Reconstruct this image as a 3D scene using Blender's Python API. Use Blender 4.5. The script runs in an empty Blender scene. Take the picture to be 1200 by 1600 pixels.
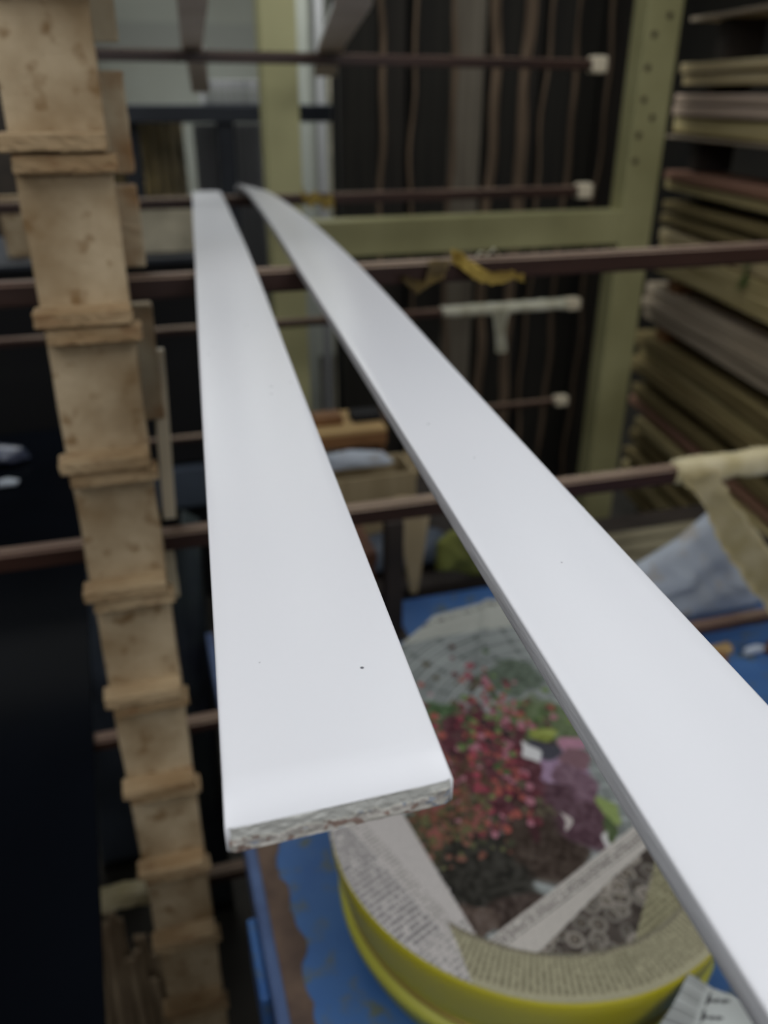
import bpy, bmesh, math, random
import numpy as np
from mathutils import Matrix, Vector
random.seed(7)
C = bpy.context.scene.collection
SC = bpy.context.scene

# ------------------------------------------------------------ camera, sky, exposure
cam_d = bpy.data.cameras.new('camera'); cam = bpy.data.objects.new('camera', cam_d); C.objects.link(cam)
RT = Vector((0.957885, -0.287126, 0.003884)); UP = Vector((0.127489, 0.437359, 0.890204)); FW = Vector((0.2573, 0.852218, -0.455545))
m = Matrix((RT, UP, -FW)).transposed().to_4x4(); m.translation = (0, 0, 1.5); cam.matrix_world = m
cam_d.sensor_fit = 'VERTICAL'; cam_d.sensor_height = 24; cam_d.lens = 19.35
cam_d.clip_start = 0.01; cam_d.clip_end = 60
cam_d.dof.use_dof = True; cam_d.dof.focus_distance = 0.265; cam_d.dof.aperture_fstop = 5.6
SC.camera = cam
SC.view_settings.view_transform = 'Standard'; SC.view_settings.look = 'None'
SC.view_settings.gamma = 1; SC.view_settings.use_curve_mapping = False
SC.view_settings.exposure = 0.0
w = bpy.data.worlds.new('sky'); SC.world = w; w.use_nodes = True
bg = w.node_tree.nodes['Background']; bg.inputs[0].default_value = (0.93, 0.95, 1.0, 1); bg.inputs[1].default_value = 0.25
def area_light(name, loc, size, sy, power, rot, col):
    d = bpy.data.lights.new(name, 'AREA'); d.shape = 'RECTANGLE'; d.size = size; d.size_y = sy; d.energy = power; d.color = col
    o = bpy.data.objects.new(name, d); C.objects.link(o); o.location = loc; o.rotation_euler = rot
    return o
# daylight through the roof panels: two long panels over the rack; the back one is an added fill
area_light('overhead_light', (-.62, -.30, 2.44), .8, 1.6, 11.5, (0, 0, 0), (.95, .97, 1))
area_light('overhead_light', (.78, -.30, 2.44), .8, 1.6, 11.5, (0, 0, 0), (.95, .97, 1))
area_light('overhead_light', (.2, 3.35, 2.44), 2.6, .8, 30, (0, 0, 0), (.97, 1, .97))
for x_ in (-.12, .48, 1.08): area_light('overhead_light', (x_, 1.55, 2.44), .22, 1.3, 2.7, (0, 0, 0), (.95, .98, 1))  # narrow lamps added overhead to brighten the back and streak the boards
# unseen fill lamp added behind the camera to lift upright faces
area_light('front_fill_light', (.2, -1.66, 2.1), 2.4, .6, 10, (math.radians(90), 0, 0), (.96, .98, 1))

# ------------------------------------------------------------ helpers
def lin(c):
    return tuple((v/255/12.92 if v/255 <= .04045 else ((v/255+.055)/1.055)**2.4) for v in c)
def mat(name, c, c2=None, rough=.6, scale=12, stretch=(1, 1, 1), detail=4, lo=.35, hi=.65, bump=0, bscale=None, spec=.4, metal=0, c3=None):
    m = bpy.data.materials.new(name); m.use_nodes = True
    nt = m.node_tree; N = nt.nodes; K = nt.links; p = N['Principled BSDF']
    p.inputs['Roughness'].default_value = rough; p.inputs['Metallic'].default_value = metal
    p.inputs['Specular IOR Level'].default_value = spec
    p.inputs['Base Color'].default_value = (*lin(c), 1)
    tc = N.new('ShaderNodeTexCoord'); mp = N.new('ShaderNodeMapping'); mp.inputs['Scale'].default_value = stretch
    K.new(tc.outputs['Object'], mp.inputs[0])
    if c2:
        n = N.new('ShaderNodeTexNoise'); n.inputs['Scale'].default_value = scale; n.inputs['Detail'].default_value = detail
        K.new(mp.outputs[0], n.inputs['Vector'])
        r = N.new('ShaderNodeValToRGB'); r.color_ramp.elements[0].position = lo; r.color_ramp.elements[1].position = hi
        r.color_ramp.elements[0].color = (*lin(c), 1); r.color_ramp.elements[1].color = (*lin(c2), 1)
        K.new(n.outputs['Fac'], r.inputs[0]); out = r.outputs[0]
        if c3:
            n3 = N.new('ShaderNodeTexNoise'); n3.inputs['Scale'].default_value = scale*3.1; n3.inputs['Detail'].default_value = 3
            K.new(mp.outputs[0], n3.inputs['Vector'])
            r3 = N.new('ShaderNodeValToRGB'); r3.color_ramp.elements[0].position = .56; r3.color_ramp.elements[1].position = .72
            K.new(n3.outputs['Fac'], r3.inputs[0])
            mx = N.new('ShaderNodeMixRGB'); mx.inputs[2].default_value = (*lin(c3), 1)
            K.new(r3.outputs[0], mx.inputs[0]); K.new(out, mx.inputs[1]); out = mx.outputs[0]
        K.new(out, p.inputs['Base Color'])
    if bump:
        n2 = N.new('ShaderNodeTexNoise'); n2.inputs['Scale'].default_value = bscale or scale*4; n2.inputs['Detail'].default_value = 5
        K.new(mp.outputs[0], n2.inputs['Vector'])
        b = N.new('ShaderNodeBump'); b.inputs['Strength'].default_value = bump; b.inputs['Distance'].default_value = .002
        K.new(n2.outputs['Fac'], b.inputs['Height']); K.new(b.outputs[0], p.inputs['Normal'])
    return m
def vmat(name, rough=.7, attr='ink', spec=.3):
    m = bpy.data.materials.new(name); m.use_nodes = True; N = m.node_tree.nodes; p = N['Principled BSDF']
    a = N.new('ShaderNodeAttribute'); a.attribute_name = attr
    m.node_tree.links.new(a.outputs['Color'], p.inputs['Base Color'])
    p.inputs['Roughness'].default_value = rough; p.inputs['Specular IOR Level'].default_value = spec
    return m
def obj(name, bm, m=None, parent=None, smooth=False):
    me = bpy.data.meshes.new(name); bm.to_mesh(me); bm.free()
    o = bpy.data.objects.new(name, me); C.objects.link(o)
    if m: me.materials.append(m)
    if parent: o.parent = parent
    if smooth:
        for f in me.polygons: f.use_smooth = True
    return o
def tag(o, label=None, cat=None, group=None, kind=None):
    if label: o['label'] = label
    if cat: o['category'] = cat
    if group: o['group'] = group
    if kind: o['kind'] = kind
    return o
def empty(name, loc=(0, 0, 0), rz=0):
    o = bpy.data.objects.new(name, None); C.objects.link(o); o.location = loc; o.rotation_euler = (0, 0, rz); o.empty_display_size = .05
    return o
def box(x0, x1, y0, y1, z0, z1, bev=0, bm=None, M=None):
    b = bmesh.new()
    bmesh.ops.create_cube(b, size=1)
    for v in b.verts:
        v.co = Vector((x0+(v.co.x+.5)*(x1-x0), y0+(v.co.y+.5)*(y1-y0), z0+(v.co.z+.5)*(z1-z0)))
    if bev: bmesh.ops.bevel(b, geom=b.edges[:], offset=bev, segments=2, affect='EDGES', profile=.6)
    if M is not None: bmesh.ops.transform(b, matrix=M, verts=b.verts)
    if bm is None: return b
    me = bpy.data.meshes.new('t'); b.to_mesh(me); b.free(); bm.from_mesh(me); bpy.data.meshes.remove(me)
    return bm
def rough_box(x0, x1, y0, y1, z0, z1, jit, nx=14, nz=2, seed=0, bev=.0015):
    """a worn stick: a box cut along x and jittered"""
    rnd = random.Random(seed)
    b = box(x0, x1, y0, y1, z0, z1)
    ex = [e for e in b.edges if abs((e.verts[0].co-e.verts[1].co).x) > 1e-4]
    bmesh.ops.subdivide_edges(b, edges=ex, cuts=nx)
    ez = [e for e in b.edges if abs((e.verts[0].co-e.verts[1].co).z) > 1e-4]
    bmesh.ops.subdivide_edges(b, edges=ez, cuts=nz)
    bmesh.ops.bevel(b, geom=[e for e in b.edges if len(e.link_faces) == 2 and e.calc_face_angle(0) > 1], offset=bev, segments=1, affect='EDGES')
    for v in b.verts: v.co += Vector((rnd.uniform(-1, 1)*jit, rnd.uniform(-1, 1)*jit, rnd.uniform(-1, 1)*jit*.7))
    return b
def prism(pts, y0, y1, bev=0):
    """polygon in x,z extruded from y0 to y1"""
    b = bmesh.new()
    f = b.faces.new([b.verts.new((x, y0, z)) for x, z in pts])
    r = bmesh.ops.extrude_face_region(b, geom=[f])
    for v in [g for g in r['geom'] if isinstance(g, bmesh.types.BMVert)]: v.co.y = y1
    bmesh.ops.recalc_face_normals(b, faces=b.faces)
    if bev: bmesh.ops.bevel(b, geom=b.edges[:], offset=bev, segments=2, affect='EDGES')
    return b
def lathe(prof, n=96):
    b = bmesh.new(); rings = []
    for r, z in prof: rings.append([b.verts.new((r*math.cos(2*math.pi*k/n), r*math.sin(2*math.pi*k/n), z)) for k in range(n)])
    for a, c in zip(rings, rings[1:]):
        for k in range(n): b.faces.new((a[k], a[(k+1) % n], c[(k+1) % n], c[k]))
    b.faces.new(rings[0][::-1]); bmesh.ops.recalc_face_normals(b, faces=b.faces)
    return b
def ribbon(path, width, side, th=.0006, crumple=.002, nw=6, seed=0):
    """thin strip along a path; side = vector(s) across it"""
    rnd = random.Random(seed); b = bmesh.new(); P = []
    for i in range(len(path)-1):
        for t in np.linspace(0, 1, 5)[:-1]: P.append((Vector(path[i]).lerp(Vector(path[i+1]), t), i+t))
    P.append((Vector(path[-1]), len(path)-1)); rows = []
    sd = [Vector(s).normalized() for s in (side if isinstance(side, list) else [side]*len(path))]
    wd = width if isinstance(width, list) else [width]*len(path)
    for p, u in P:
        i = min(int(u), len(path)-2); f = u-i; s = sd[i].lerp(sd[i+1], f); wv = wd[i]*(1-f)+wd[i+1]*f
        rows.append([b.verts.new(p + s*((k/nw-.5)*wv) + Vector([rnd.uniform(-1, 1)*crumple for _ in range(3)])) for k in range(nw+1)])
    for a, c in zip(rows, rows[1:]):
        for k in range(nw): b.faces.new((a[k], a[k+1], c[k+1], c[k]))
    bmesh.ops.solidify(b, geom=b.faces[:], thickness=th)
    return b
def sleeve(x0, x1, yc, zc, ry, rz, n=26, jit=.0015, seed=0, m=14):
    """tape wound round a bar"""
    rnd = random.Random(seed); b = bmesh.new(); rings = []
    for i in range(n+1):
        x = x0+(x1-x0)*i/n; k0 = 1+.12*rnd.uniform(-1, 1)
        rings.append([b.verts.new((x+rnd.uniform(-1, 1)*jit, yc+ry*k0*math.copysign(abs(math.cos(a))**.6, math.cos(a))+rnd.uniform(-1, 1)*jit, zc+rz*k0*math.copysign(abs(math.sin(a))**.6, math.sin(a))+rnd.uniform(-1, 1)*jit)) for a in [2*math.pi*q/m for q in range(m)]])
    for a, c in zip(rings, rings[1:]):
        for k in range(m): b.faces.new((a[k], a[(k+1) % m], c[(k+1) % m], c[k]))
    b.faces.new(rings[0][::-1]); b.faces.new(rings[-1]); bmesh.ops.recalc_face_normals(b, faces=b.faces)
    return b

# materials
M = {}
M['paint'] = mat('white_paint', (233, 233, 236), (229, 230, 234), rough=.3, scale=3, spec=.4, bump=.03, bscale=160)
nt = M['paint'].node_tree   # tiny specks of dust caught in the wet paint
v_ = nt.nodes.new('ShaderNodeTexVoronoi'); v_.inputs['Scale'].default_value = 70
tc_ = nt.nodes.new('ShaderNodeTexCoord'); nt.links.new(tc_.outputs['Object'], v_.inputs['Vector'])
r_ = nt.nodes.new('ShaderNodeValToRGB'); r_.color_ramp.elements[0].position = .035; r_.color_ramp.elements[1].position = .05
r_.color_ramp.elements[0].color = (*lin((110, 110, 115)), 1); r_.color_ramp.elements[1].color = (1, 1, 1, 1)
nt.links.new(v_.outputs['Distance'], r_.inputs[0])
mx_ = nt.nodes.new('ShaderNodeMixRGB'); mx_.blend_type = 'MULTIPLY'
lk = nt.nodes['Principled BSDF'].inputs['Base Color'].links[0].from_socket
n_ = nt.nodes.new('ShaderNodeTexNoise'); n_.inputs['Scale'].default_value = 23; nt.links.new(tc_.outputs['Object'], n_.inputs['Vector'])
g_ = nt.nodes.new('ShaderNodeMath'); g_.operation = 'GREATER_THAN'; g_.inputs[1].default_value = .49; nt.links.new(n_.outputs['Fac'], g_.inputs[0])
nt.links.new(g_.outputs[0], mx_.inputs[0]); nt.links.new(lk, mx_.inputs[1]); nt.links.new(r_.outputs[0], mx_.inputs[2])
nt.links.new(mx_.outputs[0], nt.nodes['Principled BSDF'].inputs['Base Color'])
M['paint_side'] = mat('ridged_grey_paint_edge', (222, 222, 225), (205, 206, 209), rough=.4, scale=60, stretch=(1, .15, 1), bump=.9, bscale=90)
M['raw_end'] = vmat('flaking_paint_end', .75)
M['ply'] = mat('weathered_plywood', (194, 174, 142), (152, 128, 94), rough=.85, scale=16, detail=8, lo=.38, hi=.68, bump=.5, bscale=120, c3=(136, 108, 72))
M['cleat'] = mat('worn_pine_cleat', (188, 164, 128), (154, 126, 90), rough=.8, scale=20, stretch=(.5, 1, 2), detail=6, bump=.6, bscale=90, c3=(126, 88, 54))
M['rustpost'] = mat('stained_cream_timber', (196, 184, 156), (140, 104, 64), rough=.8, scale=14, detail=5, lo=.42, hi=.68)
M['bar_top'] = mat('pale_bar_top', (164, 144, 124), (120, 96, 82), rough=.7, scale=16, stretch=(.3, 1, 1), detail=5)
M['steel'] = mat('brown_primed_steel', (40, 22, 16), (58, 36, 28), rough=.45, scale=14, stretch=(.3, 1, 1), detail=5, bump=.25, bscale=60, spec=.5)
M['cap'] = mat('cream_plastic_cap', (216, 204, 178), rough=.5)
M['olive'] = mat('olive_yellow_paint', (170, 166, 122), (146, 142, 100), rough=.5, scale=4, detail=4, bump=.1)
M['olive_y'] = mat('yellow_green_paint', (192, 188, 140), (180, 176, 130), rough=.5, scale=4)
M['screw'] = mat('dark_screw_hole', (64, 54, 38), rough=.7)
M['black'] = mat('glossy_black_laminate', (10, 12, 16), (15, 18, 24), rough=.16, scale=2, spec=.05)
M['black'].node_tree.nodes['Principled BSDF'].inputs['IOR'].default_value = 1.12
M['blue'] = mat('blue_bench_paint', (58, 98, 156), (70, 110, 164), rough=.45, scale=14, detail=6, bump=.3, bscale=80, c3=(96, 104, 92))
M['rust'] = mat('rusted_brown_edge', (110, 90, 76), (84, 68, 60), rough=.8, scale=30)
M['blue_edge'] = mat('dull_blue_edge', (86, 108, 150), (72, 90, 128), rough=.5, scale=20)
M['yg'] = mat('yellow_green_plastic', (206, 194, 44), (196, 184, 38), rough=.35, scale=5, spec=.5)
M['yg2'] = mat('pale_yellow_green_plastic', (196, 194, 84), (184, 182, 72), rough=.4, scale=8)
M['gold'] = mat('gold_line', (190, 160, 90), rough=.3, metal=.6)
M['pink'] = mat('pink_smear', (200, 110, 110), (176, 172, 28), rough=.5, scale=30)
M['news'] = vmat('printed_newsprint', .75, spec=.25)
M['tape'] = mat('masking_tape', (214, 202, 166), (190, 176, 132), rough=.7, scale=30)
M['tape_w'] = mat('white_tape', (222, 220, 200), (190, 186, 160), rough=.6, scale=30)
M['tape_y'] = mat('dried_yellow_tape', (196, 170, 84), (150, 124, 54), rough=.7, scale=40)
M['tape_b'] = mat('olive_brown_tape', (140, 118, 62), (90, 74, 42), rough=.7, scale=40)
M['bag'] = mat('frosted_white_plastic', (196, 204, 214), (176, 184, 196), rough=.4, scale=9, bump=.3, bscale=14, c3=(178, 170, 160))
M['card'] = mat('cardboard', (176, 158, 124), (160, 142, 108), rough=.85, scale=8, stretch=(6, 6, .4))
M['tan'] = mat('tan_board', (196, 164, 112), (180, 148, 98), rough=.7, scale=8)
M['orange'] = mat('orange_brown_timber', (140, 100, 64), (116, 78, 46), rough=.6, scale=10)
M['brown'] = mat('red_brown_board', (104, 66, 42), (80, 50, 34), rough=.6, scale=8)
M['dark'] = mat('dark_iron', (42, 36, 32), (56, 48, 42), rough=.7, scale=10)
M['black_flat'] = mat('black_iron', (24, 24, 26), rough=.8)
M['floor'] = mat('dark_concrete', (52, 50, 46), (74, 70, 64), rough=.8, scale=5, detail=6)
M['wall'] = mat('pale_grey_green_wall', (182, 186, 178), (170, 172, 162), rough=.8, scale=1.5)
M['wall_d'] = mat('dark_grey_wall', (44, 42, 40), (60, 56, 50), rough=.9, scale=2)
M['lilac'] = mat('lilac_grey_sheet', (206, 206, 208), (160, 160, 164), rough=.6, scale=4, stretch=(8, 1, .2))
M['grey'] = mat('grey_panel', (120, 120, 118), (96, 94, 88), rough=.7, scale=3)
M['bluegrey'] = mat('blue_grey_panel', (92, 102, 116), (70, 78, 90), rough=.45, scale=3)
M['steel_b'] = mat('dark_blue_steel', (42, 46, 54), (54, 58, 66), rough=.5, scale=5)
M['shelfback'] = mat('olive_grey_board', (226, 216, 190), (150, 142, 122), rough=.8, scale=5)
M['leaf'] = mat('green_leaf', (46, 92, 34), (70, 120, 46), rough=.5, scale=30)
M['cloth_y'] = mat('yellow_green_cloth', (126, 130, 60), (90, 92, 44), rough=.8, scale=18)
M['lath'] = mat('weathered_lath', (184, 164, 136), (134, 112, 88), rough=.85, scale=12, stretch=(4, 4, .6))
def plankmat(i, a, b): return mat('sawn_timber_tone', a, b, rough=.75, scale=9, stretch=(3, .3, 6), detail=5, bump=.2)
PL = [plankmat(0, (226, 208, 164), (190, 168, 122)), plankmat(1, (216, 192, 172), (186, 164, 142)), plankmat(2, (206, 190, 140), (168, 150, 100)), plankmat(3, (170, 128, 108), (146, 108, 84)), plankmat(4, (192, 176, 154), (158, 142, 120)), plankmat(5, (150, 134, 92), (116, 100, 62))]
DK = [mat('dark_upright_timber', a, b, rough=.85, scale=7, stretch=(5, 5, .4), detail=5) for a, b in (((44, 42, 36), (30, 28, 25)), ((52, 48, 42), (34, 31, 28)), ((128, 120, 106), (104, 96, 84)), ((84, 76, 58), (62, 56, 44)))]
M['rawedge'] = mat('waney_raw_edge', (132, 112, 92), (100, 84, 68), rough=.9, scale=9, stretch=(4, 4, .5))

# ------------------------------------------------------------ setting
tag(obj('wall_front', box(-2.6, 3.2, -1.8, -1.7, 0, 2.46), mat('grey_brown_wall', (88, 84, 78), rough=.9)), kind='structure')
tag(obj('floor', box(-2.6, 3.2, -1.8, 5.2, -.06, 0), M['floor']), kind='structure')
tag(obj('wall_back', box(-2.6, 3.2, 5.0, 5.2, 0, 2.46), M['wall']), kind='structure')
tag(obj('trim_1', box(-2.6, 3.2, 4.985, 5.0, 1.655, 1.80), mat('grey_band_on_wall', (160, 162, 156), rough=.8)), kind='structure')
tag(obj('wall_right', box(3.0, 3.2, -1.8, 5.0, 0, 2.46), M['wall_d']), kind='structure')
tag(obj('wall_left', box(-2.6, -2.4, -1.8, 5.0, 0, 2.46), mat('mid_grey_wall', (150, 150, 146), rough=.9)), kind='structure')
tag(obj('ceiling', box(-2.6, 3.2, -1.8, 5.2, 2.46, 2.54), mat('grey_roof_board', (70, 70, 68), rough=.9)), kind='structure')

# ------------------------------------------------------------ the two white boards
def board(name, stations, y_end_raw, label, cat, raw=True):
    """stations: (y, x_left, z_left_top, z_right_top); width .0555, thickness .008"""
    W, T = .0555, .0082
    root = empty(name, (stations[0][1]+W/2, stations[0][0], stations[0][2]-T)); root.location.z += 1.5
    ys = np.array([s[0] for s in stations]); Y = np.linspace(ys[0], ys[-1], 120)
    f = lambda k: np.interp(Y, ys, [s[k] for s in stations])
    # smooth the interpolated curves
    def sm(a):
        for _ in range(60):
            b = a.copy(); b[1:-1] = (a[:-2]+2*a[1:-1]+a[2:])/4; a = b
        return a
    XL, ZL, ZR = sm(f(1)), sm(f(2)), sm(f(3))
    r = .0011
    sec = []   # cross-section (u along width, w down), rounded arrises
    for cx, cw, a0 in ((r, r, 180), (W-r, r, 270), (W-r, T-r, 0), (r, T-r, 90)):
        for q in range(4):
            a = math.radians(a0+q*30); sec.append((cx+r*math.cos(a), cw+r*math.sin(a)))
    extra = [(W*t, 0.0) for t in np.linspace(.1, .9, 9)]
    sec = sec[:4]+extra+sec[4:]
    bm = bmesh.new(); rings = []; n = len(sec)
    rnd = random.Random(len(label))
    o = root.location
    for i in range(len(Y)):
        ring = []
        for u, wv in sec:
            z = ZL[i]+(ZR[i]-ZL[i])*u/W-wv+.00022*math.sin(2*math.pi*(u/W-.2))*(wv < .0005)
            ring.append(bm.verts.new((XL[i]+u-o.x, Y[i]-o.y, 1.5+z-o.z)))
        rings.append(ring)
    for a, c in zip(rings, rings[1:]):
        for k in range(n):
            fa = bm.faces.new((a[k], a[(k+1) % n], c[(k+1) % n], c[k]))
            u = (sec[k][0]+sec[(k+1) % n][0])/2; wv = (sec[k][1]+sec[(k+1) % n][1])/2
            fa.material_index = 0 if wv < .0009 else 1
    bm.faces.new(rings[0][::-1]); bm.faces.new(rings[-1])
    bmesh.ops.recalc_face_normals(bm, faces=bm.faces)
    b = obj('board_body', bm, M['paint'], root, smooth=True); b.data.materials.append(M['paint_side'])
    if raw:    # broken, flaking end grain at the near end
        NX, NZ = 150, 22; bm = bmesh.new(); G = []
        rs = np.random.RandomState(3)
        def fbm(nx, nz, fx, fz):
            g = rs.rand(fz+2, fx+2); xx = np.linspace(0, fx, nx); zz = np.linspace(0, fz, nz)
            xi = xx.astype(int); zi = zz.astype(int); fx_ = xx-xi; fz_ = (zz-zi)[:, None]
            a = g[zi][:, xi]*(1-fx_)+g[zi][:, xi+1]*fx_; c = g[zi+1][:, xi]*(1-fx_)+g[zi+1][:, xi+1]*fx_
            return a*(1-fz_)+c*fz_
        h = .5*fbm(NX, NZ, 14, 3)+.3*fbm(NX, NZ, 34, 6)+.2*fbm(NX, NZ, 80, 12)
        h2 = .6*fbm(NX, NZ, 18, 4)+.4*fbm(NX, NZ, 50, 8)
        cols = []
        for j in range(NZ):
            row = []
            for i in range(NX):
                u, wv = W*i/(NX-1), T*j/(NZ-1)
                edge = min(1, min(u, W-u)/.0012); uu = .0007+(W-.0014)*i/(NX-1)
                d = (h[j, i]-.5)*.0016*min(1, min(j, NZ-1-j)/2)
                row.append(bm.verts.new((XL[0]+uu-o.x, Y[0]-o.y-.0006-d+(1-edge)*.0008, 1.5+ZL[0]-.0004-(T-.0006)*j/(NZ-1)-o.z)))
                t = j/(NZ-1); layer = t+(h[j, i]-.5)*.75; q = h2[j, i]
                if layer < .46: c = (200, 200, 194)
                elif q > .64 and layer > .5: c = (150, 156, 166)
                elif q < .34 and layer > .52: c = (150, 128, 118) if u < W*.88 else (190, 192, 196)
                elif layer < .56: c = (216, 214, 204)
                elif layer < .75: c = (178, 172, 166)
                else: c = (196, 192, 184)
                k = .86+.28*q
                cols.append(tuple(v*k for v in lin(c)))
            G.append(row)
        for j in range(NZ-1):
            for i in range(NX-1): bm.faces.new((G[j][i], G[j+1][i], G[j+1][i+1], G[j][i+1]))
        e = obj('raw_end', bm, M['raw_end'], root, smooth=True)
        at = e.data.color_attributes.new('ink', 'FLOAT_COLOR', 'POINT')
        at.data.foreach_set('color', np.c_[np.array(cols), np.ones(len(cols))].astype('f').ravel())
        e['label'] = 'broken grey end with flaking white and blue-grey paint'
    tag(root, label, cat)
    return root
S1 = [(y, .0055*0+x, z, z) for y, x, z in ((.1385, .0043, -.149), (.3, .017, -.149), (.5, .033, -.149), (.7, .0495, -.1485), (.85, .062, -.150), (1, .074, -.154), (1.15, .086, -.158), (1.3, .098, -.163), (1.45, .111, -.169), (1.6, .123, -.175), (1.75, .135, -.181), (1.88, .146, -.188), (1.95, .152, -.199))]
board('painted_board', S1, .138, 'left white painted board with the broken flaking near end, lying across the brown bars', 'board')
S2 = [(0.0, .092, -.155, -.157)]+[(y, .092+.078*y, a, b) for y, a, b in ((.2, -.154, -.155), (.4, -.152, -.153), (.55, -.151, -.150), (.7, -.151, -.147), (.85, -.150, -.147), (1, -.149, -.149), (1.15, -.149, -.153), (1.3, -.150, -.159), (1.45, -.153, -.165), (1.6, -.158, -.173), (1.75, -.165, -.181), (1.87, -.176, -.188), (1.93, -.188, -.198))]
board('painted_board', S2, 0, 'right white painted board with smooth grey edge, running out of the lower right corner', 'board', raw=False)

# ------------------------------------------------------------ rack: ladder post, rods
def rack_post(label, y0, plank, z0, z1, cleats, m, mc, xl, xr, seed):
    r = empty('rack_post', ((xl+xr)/2, y0, z0)); o = r.location
    b = box(xl-o.x, xr-o.x, 0, plank, 0, z1-z0)
    bmesh.ops.subdivide_edges(b, edges=[e for e in b.edges if abs((e.verts[0].co-e.verts[1].co).z) > .1], cuts=60)
    bmesh.ops.bevel(b, geom=[e for e in b.edges if e.calc_face_angle(0) > 1], offset=.0015, segments=1, affect='EDGES')
    rnd = random.Random(seed)
    for v in b.verts: v.co.x += rnd.uniform(-1, 1)*.0009; v.co.y += rnd.uniform(-1, 1)*.0004
    obj('plank', b, m, r)
    for i, (ct, cb) in enumerate(cleats):
        mid = ct-(ct-cb)*.52
        a = rnd.uniform(-.002, .002)
        obj('cleat', rough_box(xl-.005+a-o.x, xr+.000+a-o.x, -.023, 0.001, mid+.0016-o.z, ct-o.z, .0006, seed=i), mc, r)
        obj('cleat', rough_box(xl+.002+a-o.x, xr+.006+a-o.x, -.019, 0.001, cb-o.z, mid-.0004-o.z, .0006, seed=i+50), mc, r)
    tag(r, label, 'post')
    return r
cl = [(1.719, 1.690), (1.596, 1.566), (1.470, 1.441), (1.336, 1.306), (1.203, 1.174), (1.066, 1.038), (.935, .905), (.803, .777), (.671, .645), (.540, .513), (.402, .372), (.27, .242), (.14, .112)]
rack_post('beige ladder-like rack post with paired worn cleats, in front at the left', .75, .068, 0, 2.0, cl, M['ply'], M['cleat'], -.0775, -.0035, 1)
# rear slat of the same rack, in short lengths between the bars
rp = empty('spacer_post', (-.02, .86, 0))
for i, (a, b_) in enumerate(((.05, .508), (.545, .778), (.802, .962), (.968, 1.045), (1.075, 1.18), (1.19, 1.31), (1.346, 1.42), (1.43, 1.514), (1.536, 1.9))):
    obj('block', rough_box(-.045, (.036 if i > 4 else .027 if i == 3 else -.022), -.009, .009, a, b_, .0006, nx=3, nz=12, seed=i+7), M['rustpost'], rp)
tag(rp, 'cream and rust-stained slat in short lengths, just behind the beige ladder post', 'post')

def rod(name, x0, x1, yb, top, h, d, label, group, cap=None, tilt=0, k=1):
    r = empty(name, ((x0+x1)/2, yb-d/2, top-h)); o = r.location
    b = box(x0-o.x, x1-o.x, -d/2, d/2, 0, h)
    bmesh.ops.subdivide_edges(b, edges=[e for e in b.edges if abs((e.verts[0].co-e.verts[1].co).x) > .1], cuts=40)
    bmesh.ops.bevel(b, geom=[e for e in b.edges if e.calc_face_angle(0) > 1], offset=.003, segments=3, affect='EDGES'); b.normal_update()
    for f in b.faces: f.material_index = 1 if f.normal.z > .6 else 0  # upward faces take the paler brown material
    obj('bar', b, M['steel'], r, smooth=False).data.materials.append(M['bar_top'])
    if cap:
        obj('end_cap', box(cap-o.x-.002, cap-o.x+.034, -d/2-.006, d/2+.006, -.006, h+.006, .006), M['cap'], r)
    r.rotation_euler = (0, tilt, 0)
    tag(r, label, 'bar', group)
    return r
G1 = 'brown steel bars of the near row'; G2 = 'brown steel bars of the far row'
rod('rack_bar', -.6, 1.45, .843, 1.3425, .0225, .02, 'brown steel bar under the middle of both white boards, second of the near row', G1)
rod('rack_bar', -.6, 1.45, .843, 1.067, .0225, .02, 'brown steel bar wrapped with masking tape at its right end, under the white boards', G1, tilt=.003)
rod('rack_bar', -.6, 1.45, .843, .801, .0165, .02, 'low brown steel bar passing behind the newspaper and in front of the white bag', G1)
rod('rack_bar', -.6, 1.25, .843, .529, .02, .02, 'lowest brown steel bar, under the blue bench, taped pale yellow at the left', G1)
rod('rack_bar', -.6, 1.45, .843, 1.62, .0225, .02, 'brown steel bar above the top edge of the view', G1)
rod('rack_bar', -.5, 1.03, 1.86, 1.5665, .022, .02, 'topmost far brown steel bar, ending in a cream cap inside the olive frame', G2, 1.03, tilt=.006)
rod('rack_bar', -.5, 1.028, 1.86, 1.3015, .022, .02, 'far brown steel bar carrying the drooping tips of the white boards', G2, 1.028)
rod('rack_bar', -.5, 1.03, 1.86, 1.035, .017, .02, 'far brown steel bar with white tape wound along its right half', G2, 1.03)
rod('rack_bar', -.5, 1.028, 1.86, .779, .014, .016, 'lowest far brown steel bar with a small cream cap', G2, 1.028)

# narrow painted strips on the row above
def strip(st, wd, th, label):
    bm = bmesh.new(); rings = []
    P = [Vector(p) for p in st]; o = P[0].copy()
    for p in P:
        rings.append([bm.verts.new(p-o+Vector(q)) for q in ((0, 0, 0), (wd, 0, 0), (wd, 0, th), (0, 0, th))])
    for a, c in zip(rings, rings[1:]):
        for k in range(4):
            f = bm.faces.new((a[k], a[(k+1) % 4], c[(k+1) % 4], c[k]))
            f.material_index = 0 if k == 0 else 1
    bm.faces.new(rings[0][::-1]); bm.faces.new(rings[-1]); bmesh.ops.recalc_face_normals(bm, faces=bm.faces)
    ob = obj('painted_strip', bm, M['grey_under'], None); ob.data.materials.append(M['paint']); ob.location = o
    tag(ob, label, 'board', 'narrow painted strips on the upper bars')
M['grey_under'] = mat('bare_grey_brown_underside', (214, 202, 190), (196, 182, 168), rough=.8, scale=6)
strip([(.022, .4, 1.6225), (.06, .835, 1.621), (.10, 1.25, 1.60), (.148, 1.845, 1.5725), (.165, 1.95, 1.55), (.186, 2.14, 1.492)], .040, .010, 'narrow white strip with grey underside on the upper bars, left of the two')
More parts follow.
